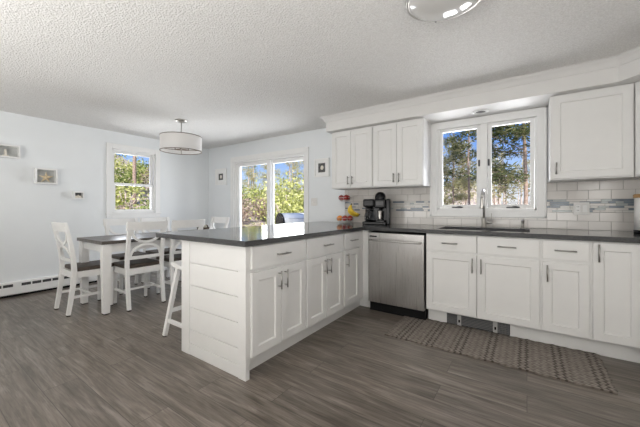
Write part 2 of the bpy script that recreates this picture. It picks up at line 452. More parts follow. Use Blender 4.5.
for (xa, xb, side) in ((X0 + jj, -.428, 1), (-.358, X1 - jj, -1)):
    bm = new(); s = .036
    a0, a1, b0, b1 = xa + .002, xb - .002, Z0 + jj + .002, Z1 - jj - .002
    box(bm, a0, a0 + s, .015, .05, b0, b1, .003); box(bm, a1 - s, a1, .015, .05, b0, b1, .003)
    box(bm, a0 + s, a1 - s, .015, .05, b0, b0 + s, .003); box(bm, a0 + s, a1 - s, .015, .05, b1 - s, b1, .003)
    sash = obj('sash', bm, 'trim', w)
    bm = new(); box(bm, a0 + s, a1 - s, .03, .036, b0 + s, b1 - s); obj('glass_pane', bm, 'glass', sash)
    bm = new(); xc = (xa + xb) / 2 - .02 * side
    box(bm, xc - .055, xc + .055, -.004, .014, Z0 + jj, Z0 + jj + .014, .003); tube(bm, [(xc + .0, -.006, Z0 + .03), (xc + .03, -.018, Z0 + .034), (xc + .065, -.014, Z0 + .026)], .006, 8)
    obj('crank', bm, 'dark_gray', w)
    bm = new(); xl = -.44 if side == 1 else -.346
    box(bm, xl - .008, xl + .008, -.004, .016, 1.585, 1.655, .002); box(bm, xl - .005, xl + .005, -.016, -.002, 1.60, 1.64, .002)
    obj('latch', bm, 'dark_gray', w)

# dining window ---------------------------------------------------------
w = bpy.data.objects.new('window_1', None); C.objects.link(w); struct(w, 'white double-hung dining window'); w.location = (XL, 0, 0)
bm = new(); y0, y1, z0, z1 = LW; cw = .08
box(bm, 0, .022, y0 - cw, y0, z0 - cw, z1 + cw, .004); box(bm, 0, .022, y1, y1 + cw, z0 - cw, z1 + cw, .004)
box(bm, 0, .022, y0, y1, z1, z1 + cw, .004); box(bm, 0, .022, y0, y1, z0 - cw, z0 - .02, .004)
obj('casing', bm, 'trim', w)
bm = new(); box(bm, -.02, .045, y0 - cw - .01, y1 + cw + .01, z0 - .022, z0, .004); obj('sill', bm, 'trim', w)
bm = new(); jj = .02
box(bm, -TH, 0, y0, y0 + jj, z0, z1); box(bm, -TH, 0, y1 - jj, y1, z0, z1); box(bm, -TH, 0, y0, y1, z1 - jj, z1); box(bm, -TH, 0, y0, y1, z0, z0 + jj)
obj('window_frame', bm, 'trim', w)
zm = 1.50
for (za, zb, xa) in ((zm - .02, z1 - jj, -.095), (z0 + jj, zm + .02, -.055)):
    bm = new(); s = .036; ya, yb = y0 + jj, y1 - jj
    box(bm, xa, xa + .035, ya, ya + s, za, zb, .003); box(bm, xa, xa + .035, yb - s, yb, za, zb, .003)
    box(bm, xa, xa + .035, ya + s, yb - s, za, za + s, .003); box(bm, xa, xa + .035, ya + s, yb - s, zb - s, zb, .003)
    sash = obj('sash', bm, 'trim', w)
    bm = new(); box(bm, xa + .014, xa + .02, ya + s, yb - s, za + s, zb - s); obj('glass_pane', bm, 'glass', sash)

# soffit over the cabinets and its crown moulding
SF = [(-2.20, 3.33), (.605, 3.33), (.885, 3.05), (.885, 2.2)]
bm = new(); prism(bm, [(-2.20, YB), (-2.20, 3.33), (.605, 3.33), (.885, 3.05), (.885, 2.0), (XR, 2.0), (XR, YB)], 2.132, ZC)
struct(obj('soffit', bm, 'kitchen_wall'), 'painted soffit above the upper cabinets')
bm = new()
prof = [(0, -.066), (.010, -.066), (.016, -.052), (.030, -.030), (.048, -.016), (.052, -.006), (.062, -.004), (.062, 0), (0, 0)]   # out, z
path = [Vector((-2.20, YB - .0)), Vector((-2.20, 3.33)), Vector((.605, 3.33)), Vector((.885, 3.05)), Vector((.885, 2.0))]
rings = []
for i, p in enumerate(path):
    ns = []
    for a, b in ((i - 1, i), (i, i + 1)):
        if 0 <= a and b < len(path):
            t = (path[b] - path[a]).normalized(); ns.append(Vector((t.y, -t.x)))
    m = (ns[0] + ns[-1]).normalized(); k = 1 / max(.3, m.dot(ns[0]))
    if i == 0: m, k = ns[0], 1
    m = -m if False else m
    rings.append([bm.verts.new((p.x + m.x * o * k * -1 if False else p.x + m.x * o * k * 1, p.y + m.y * o * k, ZC + z)) for o, z in prof])
for a, b in zip(rings, rings[1:]):
    for q in range(len(prof)):
        r = (q + 1) % len(prof); bm.faces.new((a[q], a[r], b[r], b[q]))
bm.faces.new(rings[0]); bm.faces.new(rings[-1][::-1])
struct(obj('trim_1', bm, 'kitchen_wall'), 'crown moulding along the soffit')
# baseboard on the back wall beside the patio door
bm = new(); box(bm, XL, DOOR[0] - .085, YB - .014, YB, 0, .09, .003); box(bm, DOOR[1] + .066, -2.115, YB - .014, YB, 0, .09, .003)
struct(obj('baseboard_back', bm, 'trim'))
bm = new(); box(bm, XL, XL + .014, YF, -.2, 0, .09, .003); struct(obj('baseboard_left', bm, 'trim'))

# backsplash ---------------------------------------------------------
bm = new(); yt = YB - .001
XA, XB = -2.157, XR
WX0, WX1, WZ0 = -.966, .163, 1.018
box(bm, XA, WX0, YB - .004, YB, .914, 1.372, mi=0); box(bm, WX1, XB, YB - .004, YB, .914, 1.372); box(bm, WX0, WX1, YB - .004, YB, .914, WZ0)
def tile(xa, xb, za, zb, mi, yy=.009):
    g = .0014
    xa += g; xb -= g; za += g; zb -= g
    for (ca, cb, c0, c1) in ((XA, WX0, .914, 1.372), (WX1, XB, .914, 1.372), (WX0, WX1, .914, WZ0)):
        a, b, p, q = max(xa, ca), min(xb, cb), max(za, c0), min(zb, c1)
        if b - a > .006 and q - p > .006: box(bm, a, b, YB - yy, YB - .003, p, q, .0015, mi)
rows = [(.914, .996), (.996, 1.079), (1.203, 1.288), (1.288, 1.371)]
for i, (za, zb) in enumerate(rows):
    x = XA - (.078 if i % 2 else 0) - .02
    while x < XB:
        tile(x, x + .156, za, zb, 1); x += .156
rm = random.Random(5)
for i in range(6):
    za = 1.080 + i * .0205; x = XA - rm.uniform(0, .1)
    while x < XB:
        L = rm.choice((.05, .075, .1, .15)); tile(x, x + L, za, za + .0205, rm.choices((2, 3, 4, 1), (.30, .30, .18, .22))[0], .008); x += L
struct(obj('backsplash', bm, ['grout', 'tile', 'mos_blue', 'mos_light', 'mos_gray']), 'subway tile backsplash with a blue-grey mosaic band')

# ------------------------------------------------------------------ cabinets
def shaker(w, h, stile=.058, rec=.011, th=.02):
    """door leaf, front at y=-th, lower left corner at the origin"""
    bm = new(); rings = []
    for ins, y in ((0, -.0005), (0, -th + .002), (.002, -th), (stile, -th), (stile + .004, -th + rec * .55), (stile + .007, -th + rec), ):
        rings.append([bm.verts.new(c) for c in ((ins, y, ins), (w - ins, y, ins), (w - ins, y, h - ins), (ins, y, h - ins))])
    for a, b in zip(rings, rings[1:]):
        for k in range(4): bm.faces.new((a[k], a[(k + 1) % 4], b[(k + 1) % 4], b[k]))
    bm.faces.new(rings[-1]); bm.faces.new(rings[0][::-1])
    return bm
def slab(w, h, th=.02):
    bm = new(); box(bm, 0, w, -th, 0, 0, h, .003); return bm
def pull(L, vertical):
    bm = new(); a = L / 2; e = a * .72
    P = (lambda s, y: (0, y, s)) if vertical else (lambda s, y: (s, y, 0))
    tube(bm, [P(-a, -.03), P(a, -.03)], .0058, 10)
    for s in (-e, e): tube(bm, [P(s, 0), P(s, -.03)], .0045, 8)
    return bm
def add_pull(par, x, z, L=.13, vertical=True, th=.02):
    o = obj('pull_handle', pull(L, vertical), 'dark_nickel', par); o.location = (x, -th, z); return o
def carcass(w, depth, z0, z1, toe=0):
    bm = new()
    if toe:
        box(bm, 0, w, 0, depth, toe, z1); box(bm, 0, w, .078, depth, 0, toe)
    else: box(bm, 0, w, 0, depth, z0, z1, .002)
    return bm
def leaf(par, x, z, w, h, hinge, hz=None, L=.13):
    o = obj('door', shaker(w, h), 'cabinet', par); o.location = (x, 0, z)
    if hinge: add_pull(o, w - .03 if hinge == 'L' else .03, hz - z, L)
    return o
def drawer(par, x, z, w, h):
    o = obj('drawer', slab(w, h), 'cabinet', par); o.location = (x, 0, z); add_pull(o, w / 2, h / 2, .135, False); return o
DZ0, DZ1, RZ0, RZ1 = .140, .694, .716, .866
def base_cab(label, loc, rz, w, depth, doors, drawers, toe=.130, group=None):
    t = thing('base_cabinet', label, 'cabinet', loc, rz, group)
    obj('cabinet_body', carcass(w, depth, 0, .874, toe), 'cabinet', t)
    for (xa, xb, h) in doors: leaf(t, xa, DZ0, xb - xa, DZ1 - DZ0, h, .605)
    for (xa, xb) in drawers: drawer(t, xa, RZ0, xb - xa, RZ1 - RZ0)
    return t
FY = 3.02          # face-frame plane of the sink run (door faces at 3.00)
base_cab('white sink base cabinet with two drawer fronts over two shaker doors, under the faucet', (-.815, FY, 0), 0, .907, .735,
         [(.006, .442, 'L'), (.452, .898, 'R')], [(.006, .442), (.452, .898)])
base_cab('narrow white base cabinet with one drawer over one door, between sink base and corner cabinet', (.092, FY, 0), 0, .304, .735,
         [(.011, .294, 'R')], [(.011, .294)])
t = thing('corner_base_cabinet', 'white corner base cabinet with a full-height shaker door at the right edge', 'cabinet', (.396, FY, 0))
bm = new(); prism(bm, [(0, 0), (.284, 0), (.284, -.175), (.91, -.175), (.91, .735), (0, .735)], .130, .874)
prism(bm, [(0, .078), (.362, .078), (.362, -.175), (.91, -.175), (.91, .735), (0, .735)], 0, .130)
obj('cabinet_body', bm, 'cabinet', t)
leaf(t, .010, DZ0, .262, RZ1 - DZ0, 'R', .79)
o = obj('door', shaker(.15, RZ1 - DZ0, .04), 'cabinet', t); o.location = (.284, -.022, DZ0); o.rotation_euler = (0, 0, -PI / 2)

# peninsula: faces look to +X
PX = -1.50
base_cab('white two-door peninsula base cabinet next to the shiplap end panel', (PX, 1.356, 0), PI / 2, .597, .60,
         [(.008, .292, 'L'), (.298, .588, 'R')], [(.008, .588)])
base_cab('white two-door peninsula base cabinet, second from the shiplap end panel', (PX, 1.953, 0), PI / 2, .610, .60,
         [(.010, .296, 'L'), (.302, .594, 'R')], [(.010, .594)])
base_cab('narrow white peninsula base cabinet with one drawer and one door, nearest the dishwasher', (PX, 2.563, 0), PI / 2, .345, .60,
         [(.016, .334, 'R')], [(.016, .334)])
bm = new(); prism(bm, [(PX, 2.908), (PX, FY + .0), (-1.437, FY), (-1.437, YB - .005), (PX - .6, YB - .005), (PX - .6, 2.908)], .130, .874)
prism(bm, [(PX - .078, 2.908), (PX - .078, FY + .078), (-1.437, FY + .078), (-1.437, YB - .005), (PX - .6, YB - .005), (PX - .6, 2.908)], 0, .130)
tag(obj('corner_filler', bm, 'cabinet'), 'plain white blind corner filler between the peninsula and the dishwasher', 'cabinet')

t = thing('end_panel', 'white shiplap end panel closing the near end of the peninsula', 'panel', (-2.235, 1.356, 0))
bm = new(); pw = .738
box(bm, 0, pw, -.014, 0, 0, .875); obj('backing_board', bm, 'cabinet', t)
for nm, a in (('corner_post', (0, .105)), ('corner_post', (pw - .072, pw))):
    bm = new(); box(bm, a[0], a[1], -.034, -.0, 0, .876, .003); obj(nm, bm, 'cabinet', t)
bm = new(); box(bm, .105, pw - .072, -.030, -.014, 0, .085, .003); obj('base_rail', bm, 'cabinet', t)
zz = [.087, .193, .362, .532, .702, .874]
for a, b in zip(zz, zz[1:]):
    bm = new(); box(bm, .1055, pw - .0725, -.027, -.014, a + .002, b - .002, .0025); obj('shiplap_board', bm, 'cabinet', t)

# worktop --------------------------------------------------------------
bm = new(); zc0, zc1 = .876, .914
SX0, SX1, SY0, SY1 = -.745, .02, 3.115, 3.535
outline = [(-2.555, 1.285), (-1.462, 1.285), (-1.462, 2.978), (.662, 2.978), (.662, 2.842), (XR - .001, 2.842), (XR - .001, YB - .010), (-2.157, YB - .010), (-2.157, YB - .001), (-2.555, YB - .001)]
hole = [(SX0, SY0), (SX1, SY0), (SX1, SY1), (SX0, SY1)]
def ring_edges(poly, z):
    vs = [bm.verts.new((x, y, z)) for x, y in poly]
    return vs, [bm.edges.new((vs[i], vs[(i + 1) % len(vs)])) for i in range(len(vs))]
allv = {}
for z in (zc0, zc1):
    v1, e1 = ring_edges(outline, z); v2, e2 = ring_edges(hole, z); allv[z] = (v1, v2)
    bmesh.ops.triangle_fill(bm, use_beauty=True, use_dissolve=False, edges=e1 + e2)
for k in (0, 1):
    a, b = allv[zc0][k], allv[zc1][k]
    for i in range(len(a)): bm.faces.new((a[i], a[(i + 1) % len(a)], b[(i + 1) % len(a)], b[i]))
tag(obj('countertop', bm, 'counter', bevel=.003), 'polished dark grey stone worktop wrapping the peninsula and sink run', 'countertop')

# sink, faucet, dispenser ---------------------------------------------
t = thing('kitchen_sink', 'dark undermount sink set in the worktop below the window', 'sink', (-.3625, 3.325, .875))
hx, hy = (SX1 - SX0) / 2, (SY1 - SY0) / 2
bm = new(); q = .012
for (a, b, c, e) in ((-hx - q, -hx, -hy - q, hy + q), (hx, hx + q, -hy - q, hy + q), (-hx, hx, -hy - q, -hy), (-hx, hx, hy, hy + q)):
    box(bm, a, b, c, e, -.21, 0)
box(bm, -hx - q, hx + q, -hy - q, hy + q, -.222, -.21)
obj('basin', bm, 'sink', t)
bm = new(); lathe(bm, [(0, 0), (.045, 0), (.045, .004), (.0, .005)], 20, 0, .05, -.21); obj('drain', bm, 'nickel', t)

t = thing('faucet', 'brushed nickel gooseneck pull-down faucet behind the sink', 'faucet', (-.375, 3.60, .914))
bm = new(); lathe(bm, [(0, 0), (.030, 0), (.030, .008), (.024, .014), (.024, .09), (.019, .10), (0, .10)], 20); obj('base', bm, 'nickel', t)
bm = new(); pts = [(0, 0, .09), (0, 0, .30)]
for k in range(0, 13):
    a = PI * k / 12; pts.append((0, -.085 + .085 * math.cos(a), .31 + .085 * math.sin(a)))
tube(bm, pts, .0125, 14); obj('spout', bm, 'nickel', t)
bm = new(); lathe(bm, [(0, .315), (.014, .315), (.016, .30), (.018, .25), (.023, .205), (.022, .20), (0, .20)], 18, 0, -.17); obj('spray_head', bm, 'nickel', t)
bm = new(); tube(bm, [(.02, 0, .055), (.075, 0, .055)], .017, 14); tube(bm, [(.065, 0, .06), (.068, -.004, .15)], [.006, .0045], 10); obj('lever_handle', bm, 'nickel', t)
t = thing('soap_dispenser', 'small dark metal soap dispenser right of the faucet', 'soap dispenser', (-.035, 3.60, .914))
bm = new(); lathe(bm, [(0, 0), (.022, 0), (.022, .006), (.014, .012), (.012, .06), (.015, .065), (.015, .085), (0, .088)], 18); obj('body', bm, 'dark_nickel', t)
bm = new(); tube(bm, [(0, 0, .078), (0, -.05, .082), (0, -.075, .074)], [.007, .006, .005], 10); obj('nozzle', bm, 'dark_nickel', t)

# dishwasher -----------------------------------------------------------
t = thing('dishwasher', 'stainless steel dishwasher with a bowed bar handle', 'dishwasher', (-1.430, FY, 0)); ww = .606
bm = new(); box(bm, .004, ww - .004, .03, .70, .10, .862); obj('tub', bm, 'matte_black', t)
bm = new(); box(bm, .006, ww - .006, -.03, .03, .108, .852, .004); dw = obj('door', bm, 'steel', t)
bm = new(); tube(bm, [(.025 + (ww - .05) * k / 12, -.055 - .02 * math.sin(PI * k / 12), .775 ) for k in range(13)], .0115, 12)
for x in (.03, ww - .03): tube(bm, [(x, -.028, .775), (x, -.058, .775)], .009, 10)
obj('bar_handle', bm, 'steel', dw)
bm = new(); box(bm, .022, .105, -.0315, -.029, .808, .822, .0005); obj('control_strip', bm, 'black', dw)
bm = new(); box(bm, .004, ww - .004, .02, .09, .0, .104, .002); obj('toe_plate', bm, 'matte_black', t)

# upper cabinets --------------------------------------------------------
UZ0, UZ1, UY = 1.372, 2.131, 3.42
def upper_cab(label, x0, x1, doors):
    t = thing('upper_cabinet', label, 'cabinet', (x0, UY, UZ0)); w = x1 - x0
    bm = new(); box(bm, 0, w, 0, YB - UY - .011, 0, UZ1 - UZ0 - .002, .002); obj('cabinet_body', bm, 'cabinet', t)
    for xa, xb, h in doors: leaf(t, xa, .012, xb - xa, UZ1 - UZ0 - .03, h, .10, .105)
    return t
upper_cab('white two-door upper cabinet above the fruit stand', -2.16, -1.565, [(.006, .290, 'L'), (.294, .588, 'R')])
upper_cab('white two-door upper cabinet above the coffee maker, beside the sink window', -1.563, -.953, [(.010, .305, 'L'), (.309, .604, 'R')])
upper_cab('white single-door upper cabinet right of the sink window', .172, .710, [(.012, .527, 'R')])
t = thing('corner_upper_cabinet', 'white diagonal corner upper cabinet at the right edge', 'cabinet', (.714, UY, UZ0))
bm = new(); prism(bm, [(0, 0), (.235, -.27), (.596 - .011, -.27), (.596 - .011, .329), (0, .329)], 0, UZ1 - UZ0 - .002); obj('cabinet_body', bm, 'cabinet', t)
o = leaf(t, 0, 0, .33, UZ1 - UZ0 - .03, 'L', .10, .105); o.location = (.012, -.012, .012); o.rotation_euler = (0, 0, -math.atan2(.27, .235))

# toe-kick heater grille -------------------------------------------------
t = thing('toe_kick_heater', 'dark toe-kick heater grille under the sink cabinet', 'heater', (-.64, 3.098, .006)); w = .518; h = .112
bm = new(); box(bm, 0, w, -.004, -.0005, 0, h, .001); obj('face_plate', bm, 'dark_gray', t)
bm = new(); 
for k in range(7): box(bm, .130, .390, -.010, -.004, .012 + k * .0135, .0185 + k * .0135)
obj('center_louver', bm, 'mid_gray', t)
for xa, xb in ((.006, .09), (.425, .512)):
    bm = new()
    for k in range(8): box(bm, xa + (xb - xa) * (k + .2) / 8, xa + (xb - xa) * (k + .75) / 8, -.009, -.004, .006, h - .006)
    for k in range(5): box(bm, xa, xb, -.008, -.004, .008 + k * .016, .012 + k * .016)
    obj('side_grille', bm, 'mid_gray', t)
for xa in (.094, .390):
    bm = new(); box(bm, xa, xa + .034, -.010, -.004, .004, h - .004, .001); box(bm, xa + .010, xa + .024, -.012, -.009, .030, .055, mi=1)
    obj('latch_plate', bm, ['latch_gray', 'matte_black'], t)

# rug -------------------------------------------------------------------
bm = new(); gx, gy = 60, 24; RW, RD = 1.484, .588
def rz_(i, j): return .009 + .0025 * math.sin(i * 1.9) * math.sin(j * 2.3)
top = [[bm.verts.new((-RW / 2 + RW * i / gx + (.006 * math.sin(j * 1.1) if i in (0, gx) else 0), -RD / 2 + RD * j / gy + (.004 * math.sin(i * .8) if j in (0, gy) else 0), rz_(i, j))) for j in range(gy + 1)] for i in range(gx + 1)]
bot = [[bm.verts.new((v.co.x, v.co.y, .0005)) for v in r] for r in top]
for i in range(gx):
    for j in range(gy):
        f = bm.faces.new((top[i][j], top[i + 1][j], top[i + 1][j + 1], top[i][j + 1])); f.smooth = True
        bm.faces.new((bot[i][j], bot[i][j + 1], bot[i + 1][j + 1], bot[i + 1][j]))
for i in range(gx):
    for j, in ((0,), (gy,)): bm.faces.new((bot[i][j], bot[i + 1][j], top[i + 1][j], top[i][j]))
for j in range(gy):
    for i in (0, gx): bm.faces.new((bot[i][j], bot[i][j + 1], top[i][j + 1], top[i][j]))
o = obj('kitchen_rug', bm, 'rug'); o.location = (-.293, 2.795, 0)
tag(o, 'long woven taupe runner rug on the floor before the sink cabinets', 'rug')

# coffee maker ------------------------------------------------------------
t = thing('coffee_maker', 'black twin coffee maker with glass carafe and pod brewer on the worktop', 'coffee maker', (-1.565, 3.545, .914), .30)
bm = new(); box(bm, -.165, .125, -.15, .12, 0, .035, .008); obj('base', bm, 'black', t)
bm = new(); box(bm, -.155, .12, .02, .12, .035, .30, .012); obj('rear_body', bm, 'black', t)
bm = new(); box(bm, .122, .168, -.12, .12, 0, .315, .012); obj('water_tank', bm, 'black', t)
bm = new(); box(bm, -.162, -.022, -.13, .05, .215, .315, .02); lathe(bm, [(0, .215), (.03, .215), (.045, .19), (0, .19)], 20, -.092, -.06); obj('drip_brew_head', bm, 'black', t)
bm = new(); box(bm, -.018, .118, -.14, .05, .20, .318, .02); lathe(bm, [(0, .20), (.022, .20), (.018, .175), (0, .175)], 16, .05, -.07); ph = obj('pod_brew_head', bm, 'black', t)
bm = new()
lathe(bm, [(.066, .318), (.068, .345), (.058, .375), (.035, .398), (0, .405)], 24, .045, -.05); lathe(bm, [(0, .318), (.066, .318)], 24, .045, -.05)
obj('pod_lid', bm, 'black', ph)
bm = new(); box(bm, .0, .09, -.143, -.139, .235, .285, .003); obj('display', bm, 'dark_gray', ph)
bm = new(); lathe(bm, [(0, .036), (.055, .036), (.062, .06), (.062, .11), (.045, .15), (.048, .165), (.045, .166)], 24, -.092, -.065); cf = obj('carafe', bm, 'carafe_glass', t)
bm = new(); lathe(bm, [(0, .165), (.05, .165), (.048, .18), (0, .184)], 24, -.092, -.065); obj('carafe_lid', bm, 'black', cf)
bm = new(); tube(bm, [(-.092, -.115, .155), (-.092, -.155, .15), (-.092, -.16, .10), (-.092, -.125, .07)], .009, 10); obj('carafe_handle', bm, 'black', cf)
bm = new(); box(bm, .0, .10, -.14, .0, .035, .05, .004); obj('drip_tray', bm, 'dark_gray', t)
t2 = thing('travel_mug', 'dark steel travel mug on the drip tray of the coffee maker', 'mug', (-1.503, 3.493, .9645))
bm = new(); lathe(bm, [(0, 0), (.028, 0), (.031, .02), (.036, .115), (.034, .118), (0, .118)], 22); obj('mug_body', bm, 'dark_nickel', t2)

# fruit stand ------------------------------------------------------------
FX, FYs = -2.035, 3.545
t = thing('fruit_stand', 'two-tier pale wire fruit stand with a banana hook, left of the coffee maker', 'fruit stand', (FX, FYs, .914))
def wire_bowl(bm, r, z0, h, n=14):
    rs = [(r * .55, z0), (r * .85, z0 + h * .35), (r, z0 + h)]
    for rr, z in rs: tube(bm, [(rr * math.cos(2 * PI * k / 28), rr * math.sin(2 * PI * k / 28), z) for k in range(28)], .0028, 6, True)
    for k in range(n):
        a = 2 * PI * k / n; tube(bm, [(0, 0, z0)] + [(rr * math.cos(a), rr * math.sin(a), z) for rr, z in rs], .0018, 5)
bm = new(); wire_bowl(bm, .122, .012, .055); 
for k in range(3):
    a = 2 * PI * k / 3 + .4; ball(bm, (.066 * math.cos(a), .066 * math.sin(a), .006), .006, u=8, v=6)
obj('lower_basket', bm, 'wire_white', t)
bm = new(); wire_bowl(bm, .085, .292, .05); obj('upper_basket', bm, 'wire_white', t)
bm = new(); tube(bm, [(0, .0, .012), (0, 0, .292)], .004, 8)
obj('post', bm, 'wire_white', t)
bm = new(); tube(bm, [(0, 0, .285), (.06, -.01, .283), (.10, -.016, .272), (.108, -.018, .255), (.118, -.02, .258)], .0035, 8); obj('banana_hook', bm, 'wire_white', t)
def fruit(nm, r, mat, loc, label, cat, grp):
    f = thing(nm, label, cat, loc, rnd.uniform(0, 6), grp)
    bm = new(); ball(bm, (0, 0, r * .92), r, .92); obj('flesh', bm, mat, f)
    bm = new(); tube(bm, [(0, 0, r * 1.72), (.003, 0, r * 1.95 if nm == 'apple' else r * 1.84)], [.0035, .0025], 6); obj('stem', bm, 'banana_tip', f)
fr = []
for k, (nm, ang) in enumerate([('orange', 3.1), ('orange', 4.15), ('apple', 5.2), ('apple', 6.25), ('orange', 2.05), ('apple', 1.0)]):
    fruit(nm, .039, nm, (FX + .080 * math.cos(ang), FYs + .080 * math.sin(ang), .914 + .028),
          'round orange in the lower basket of the fruit stand' if nm == 'orange' else 'red apple in the lower basket of the fruit stand', 'fruit', 'oranges in the lower basket' if nm == 'orange' else 'apples in the lower basket')
for ang in (3.5, 5.6, 1.4):
    fruit('apple', .041, 'apple', (FX + .048 * math.cos(ang), FYs + .048 * math.sin(ang), .914 + .303), 'red apple in the upper basket of the fruit stand', 'fruit', 'apples in the upper basket')
t = thing('banana_bunch', 'bunch of yellow bananas hanging from the hook of the fruit stand', 'bananas', (FX + .108, FYs - .018, .914 + .252))
for k in range(4):
    bm = new(); pts = []; rad = [.006, .012, .017, .019, .019, .017, .013, .006]
    tw = .42 + (k - 1.5) * .34; q = 1 - .06 * k
    for i, (h, z) in enumerate(((0, -.006), (-.012, -.03), (-.020, -.062), (-.012, -.096), (.014, -.126), (.052, -.146), (.088, -.155), (.108, -.157))):
        h = h * q + .010 * (k - 1.5) * min(1, i / 3); off = (k - 1.5) * .019 * min(1, i / 3)
        pts.append((h * math.cos(.604) + off * math.sin(.604), h * math.sin(.604) - off * math.cos(.604), z * (1 - .05 * k)))
    tube(bm, pts, rad, 10); b = obj('banana', bm, 'banana', t)
    bm = new(); p = Vector(pts[-1]); dr = (p - Vector(pts[-2])).normalized(); tube(bm, [p, p + dr * .008], .005, 8); obj('tip', bm, 'banana_tip', b)
bm = new(); tube(bm, [(0, 0, .012), (0, 0, -.012)], [.008, .011], 8); obj('stem', bm, 'banana_tip', t)

# canister at the right edge ---------------------------------------------
t = thing('canister', 'tall white canister with a wooden lid on the worktop at the right edge', 'canister', (.806, 3.47, .914))
bm = new(); lathe(bm, [(0, 0), (.088, 0), (.090, .028), (0, .03)], 28); obj('base_ring', bm, 'black', t)
bm = new(); lathe(bm, [(0, .03), (.086, .03), (.086, .29), (0, .292)], 28); obj('body', bm, 'ceramic', t)
bm = new(); lathe(bm, [(0, .29), (.092, .29), (.092, .315), (.085, .32), (.02, .322), (.018, .34), (0, .345)], 28); obj('lid', bm, 'wood', t)

# switch plate, outlet, recessed light -------------------------------------
t = thing('light_switch', 'white double light switch plate beside the patio door', 'light switch', (-2.70, YB, 1.208))
bm = new(); box(bm, -.058, .058, -.006, 0, -.06, .06, .002); obj('cover_plate', bm, 'plate', t)
for x in (-.024, .024):
    bm = new(); box(bm, x - .005, x + .005, -.016, -.006, -.01, .012, .002); obj('toggle', bm, 'trim', t)
t = thing('wall_outlet', 'white double outlet plate on the mosaic band right of the sink window', 'outlet', (.424, YB - .0095, 1.115))
bm = new(); box(bm, -.058, .058, -.006, 0, -.06, .06, .002); obj('cover_plate', bm, 'plate', t)
bm = new(); box(bm, -.042, -.008, -.009, -.006, -.034, .034, .001)
for z in (-.018, .018):
    for x in (-.031, -.019): box(bm, x - .0015, x + .0015, -.0098, -.0089, z - .006, z + .006, mi=1)
obj('receptacle', bm, ['trim', 'matte_black'], t)
bm = new(); box(bm, .008, .042, -.010, -.006, -.034, .034, .002); obj('rocker_switch', bm, 'trim', t)
t = thing('recessed_downlight', 'small round recessed downlight in the soffit above the sink window', 'light', (-.40, 3.55, 2.132))
bm = new(); lathe(bm, [(.045, .0), (.078, -.001), (.078, -.006), (.070, -.012), (.05, -.008), (.045, 0)], 32); obj('trim_ring', bm, 'trim', t)
bm = new(); lathe(bm, [(0, -.0005), (.046, -.0005), (.046, -.002), (0, -.002)], 24); obj('lens', bm, 'dark_gray', t)

# ceiling light -------------------------------------------------------------
t = thing('flush_ceiling_light', 'round frosted bowl flush light with nickel rim on the kitchen ceiling', 'ceiling light', (-.365, 1.71, ZC))
bm = new(); lathe(bm, [(0, 0), (.13, 0), (.14, -.01), (.14, -.05), (0, -.05)], 40); obj('canopy', bm, 'nickel', t)
bm = new(); lathe(bm, [(.176, -.048), (.200, -.050), (.205, -.060), (.200, -.072), (.186, -.074), (.176, -.062), (.176, -.048)], 56); obj('rim', bm, 'nickel', t)
bm = new(); lathe(bm, [(.188, -.068), (.17, -.088), (.13, -.108), (.07, -.121), (0, -.125)], 56); lathe(bm, [(0, -.05), (.188, -.05), (.188, -.068)], 56); obj('glass_bowl', bm, 'frost', t)
for k in range(3):
    a = PI / 2 + .45 + k * 2 * PI / 3; bm = new(); ball(bm, (.2065 * math.cos(a), .2065 * math.sin(a), -.064), .007, u=10, v=8); obj('screw_knob', bm, 'matte_black', t)

# drum pendant ---------------------------------------------------------------
t = thing('drum_pendant', 'white drum-shade pendant lamp hanging over the dining table', 'pendant lamp', (-3.91, 2.31, ZC))
bm = new(); lathe(bm, [(0, 0), (.078, 0), (.078, -.012), (.05, -.026), (.012, -.03), (0, -.03)], 32); obj('canopy', bm, 'nickel', t)
bm = new(); tube(bm, [(0, 0, -.03), (0, 0, -.40)], .006, 10); obj('stem', bm, 'nickel', t)
bm = new(); R = .263; zt, zb = -.225, -.425
lathe(bm, [(R, zt), (R, zb), (R - .004, zb), (R - .004, zt), (R, zt)], 64); obj('lamp_shade', bm, 'shade', t)
bm = new()
for z in (zt, zb): lathe(bm, [(R + .002, z - .004), (R + .002, z + .004), (R - .006, z + .004), (R - .006, z - .004), (R + .002, z - .004)], 64)
obj('shade_ring', bm, 'bronze', t)
for k in range(3):
    bm = new(); a = k * 2 * PI / 3 + .5; tube(bm, [(0, 0, zt - .012), ((R - .004) * math.cos(a), (R - .004) * math.sin(a), zt - .004)], .004, 6)
    obj('spider_arm', bm, 'bronze', t)
    bm = new(); tube(bm, [(0, 0, zb + .012), ((R - .004) * math.cos(a), (R - .004) * math.sin(a), zb + .004)], .004, 6)
    obj('spider_arm', bm, 'bronze', t)
for k in range(3):
    a = k * 2 * PI / 3 + 1.4; x, y = .1 * math.cos(a), .1 * math.sin(a)
    bm = new(); tube(bm, [(0, 0, zb + .03), (x, y, zb + .03), (x, y, zb + .075)], .008, 8); lathe(bm, [(0, 0), (.016, 0), (.016, .04), (0, .042)], 16, x, y, zb + .06); s = obj('lamp_socket', bm, 'bronze', t)
    bm = new(); ball(bm, (x, y, zb + .135), .03, 1.2); obj('bulb', bm, 'bulb', s)

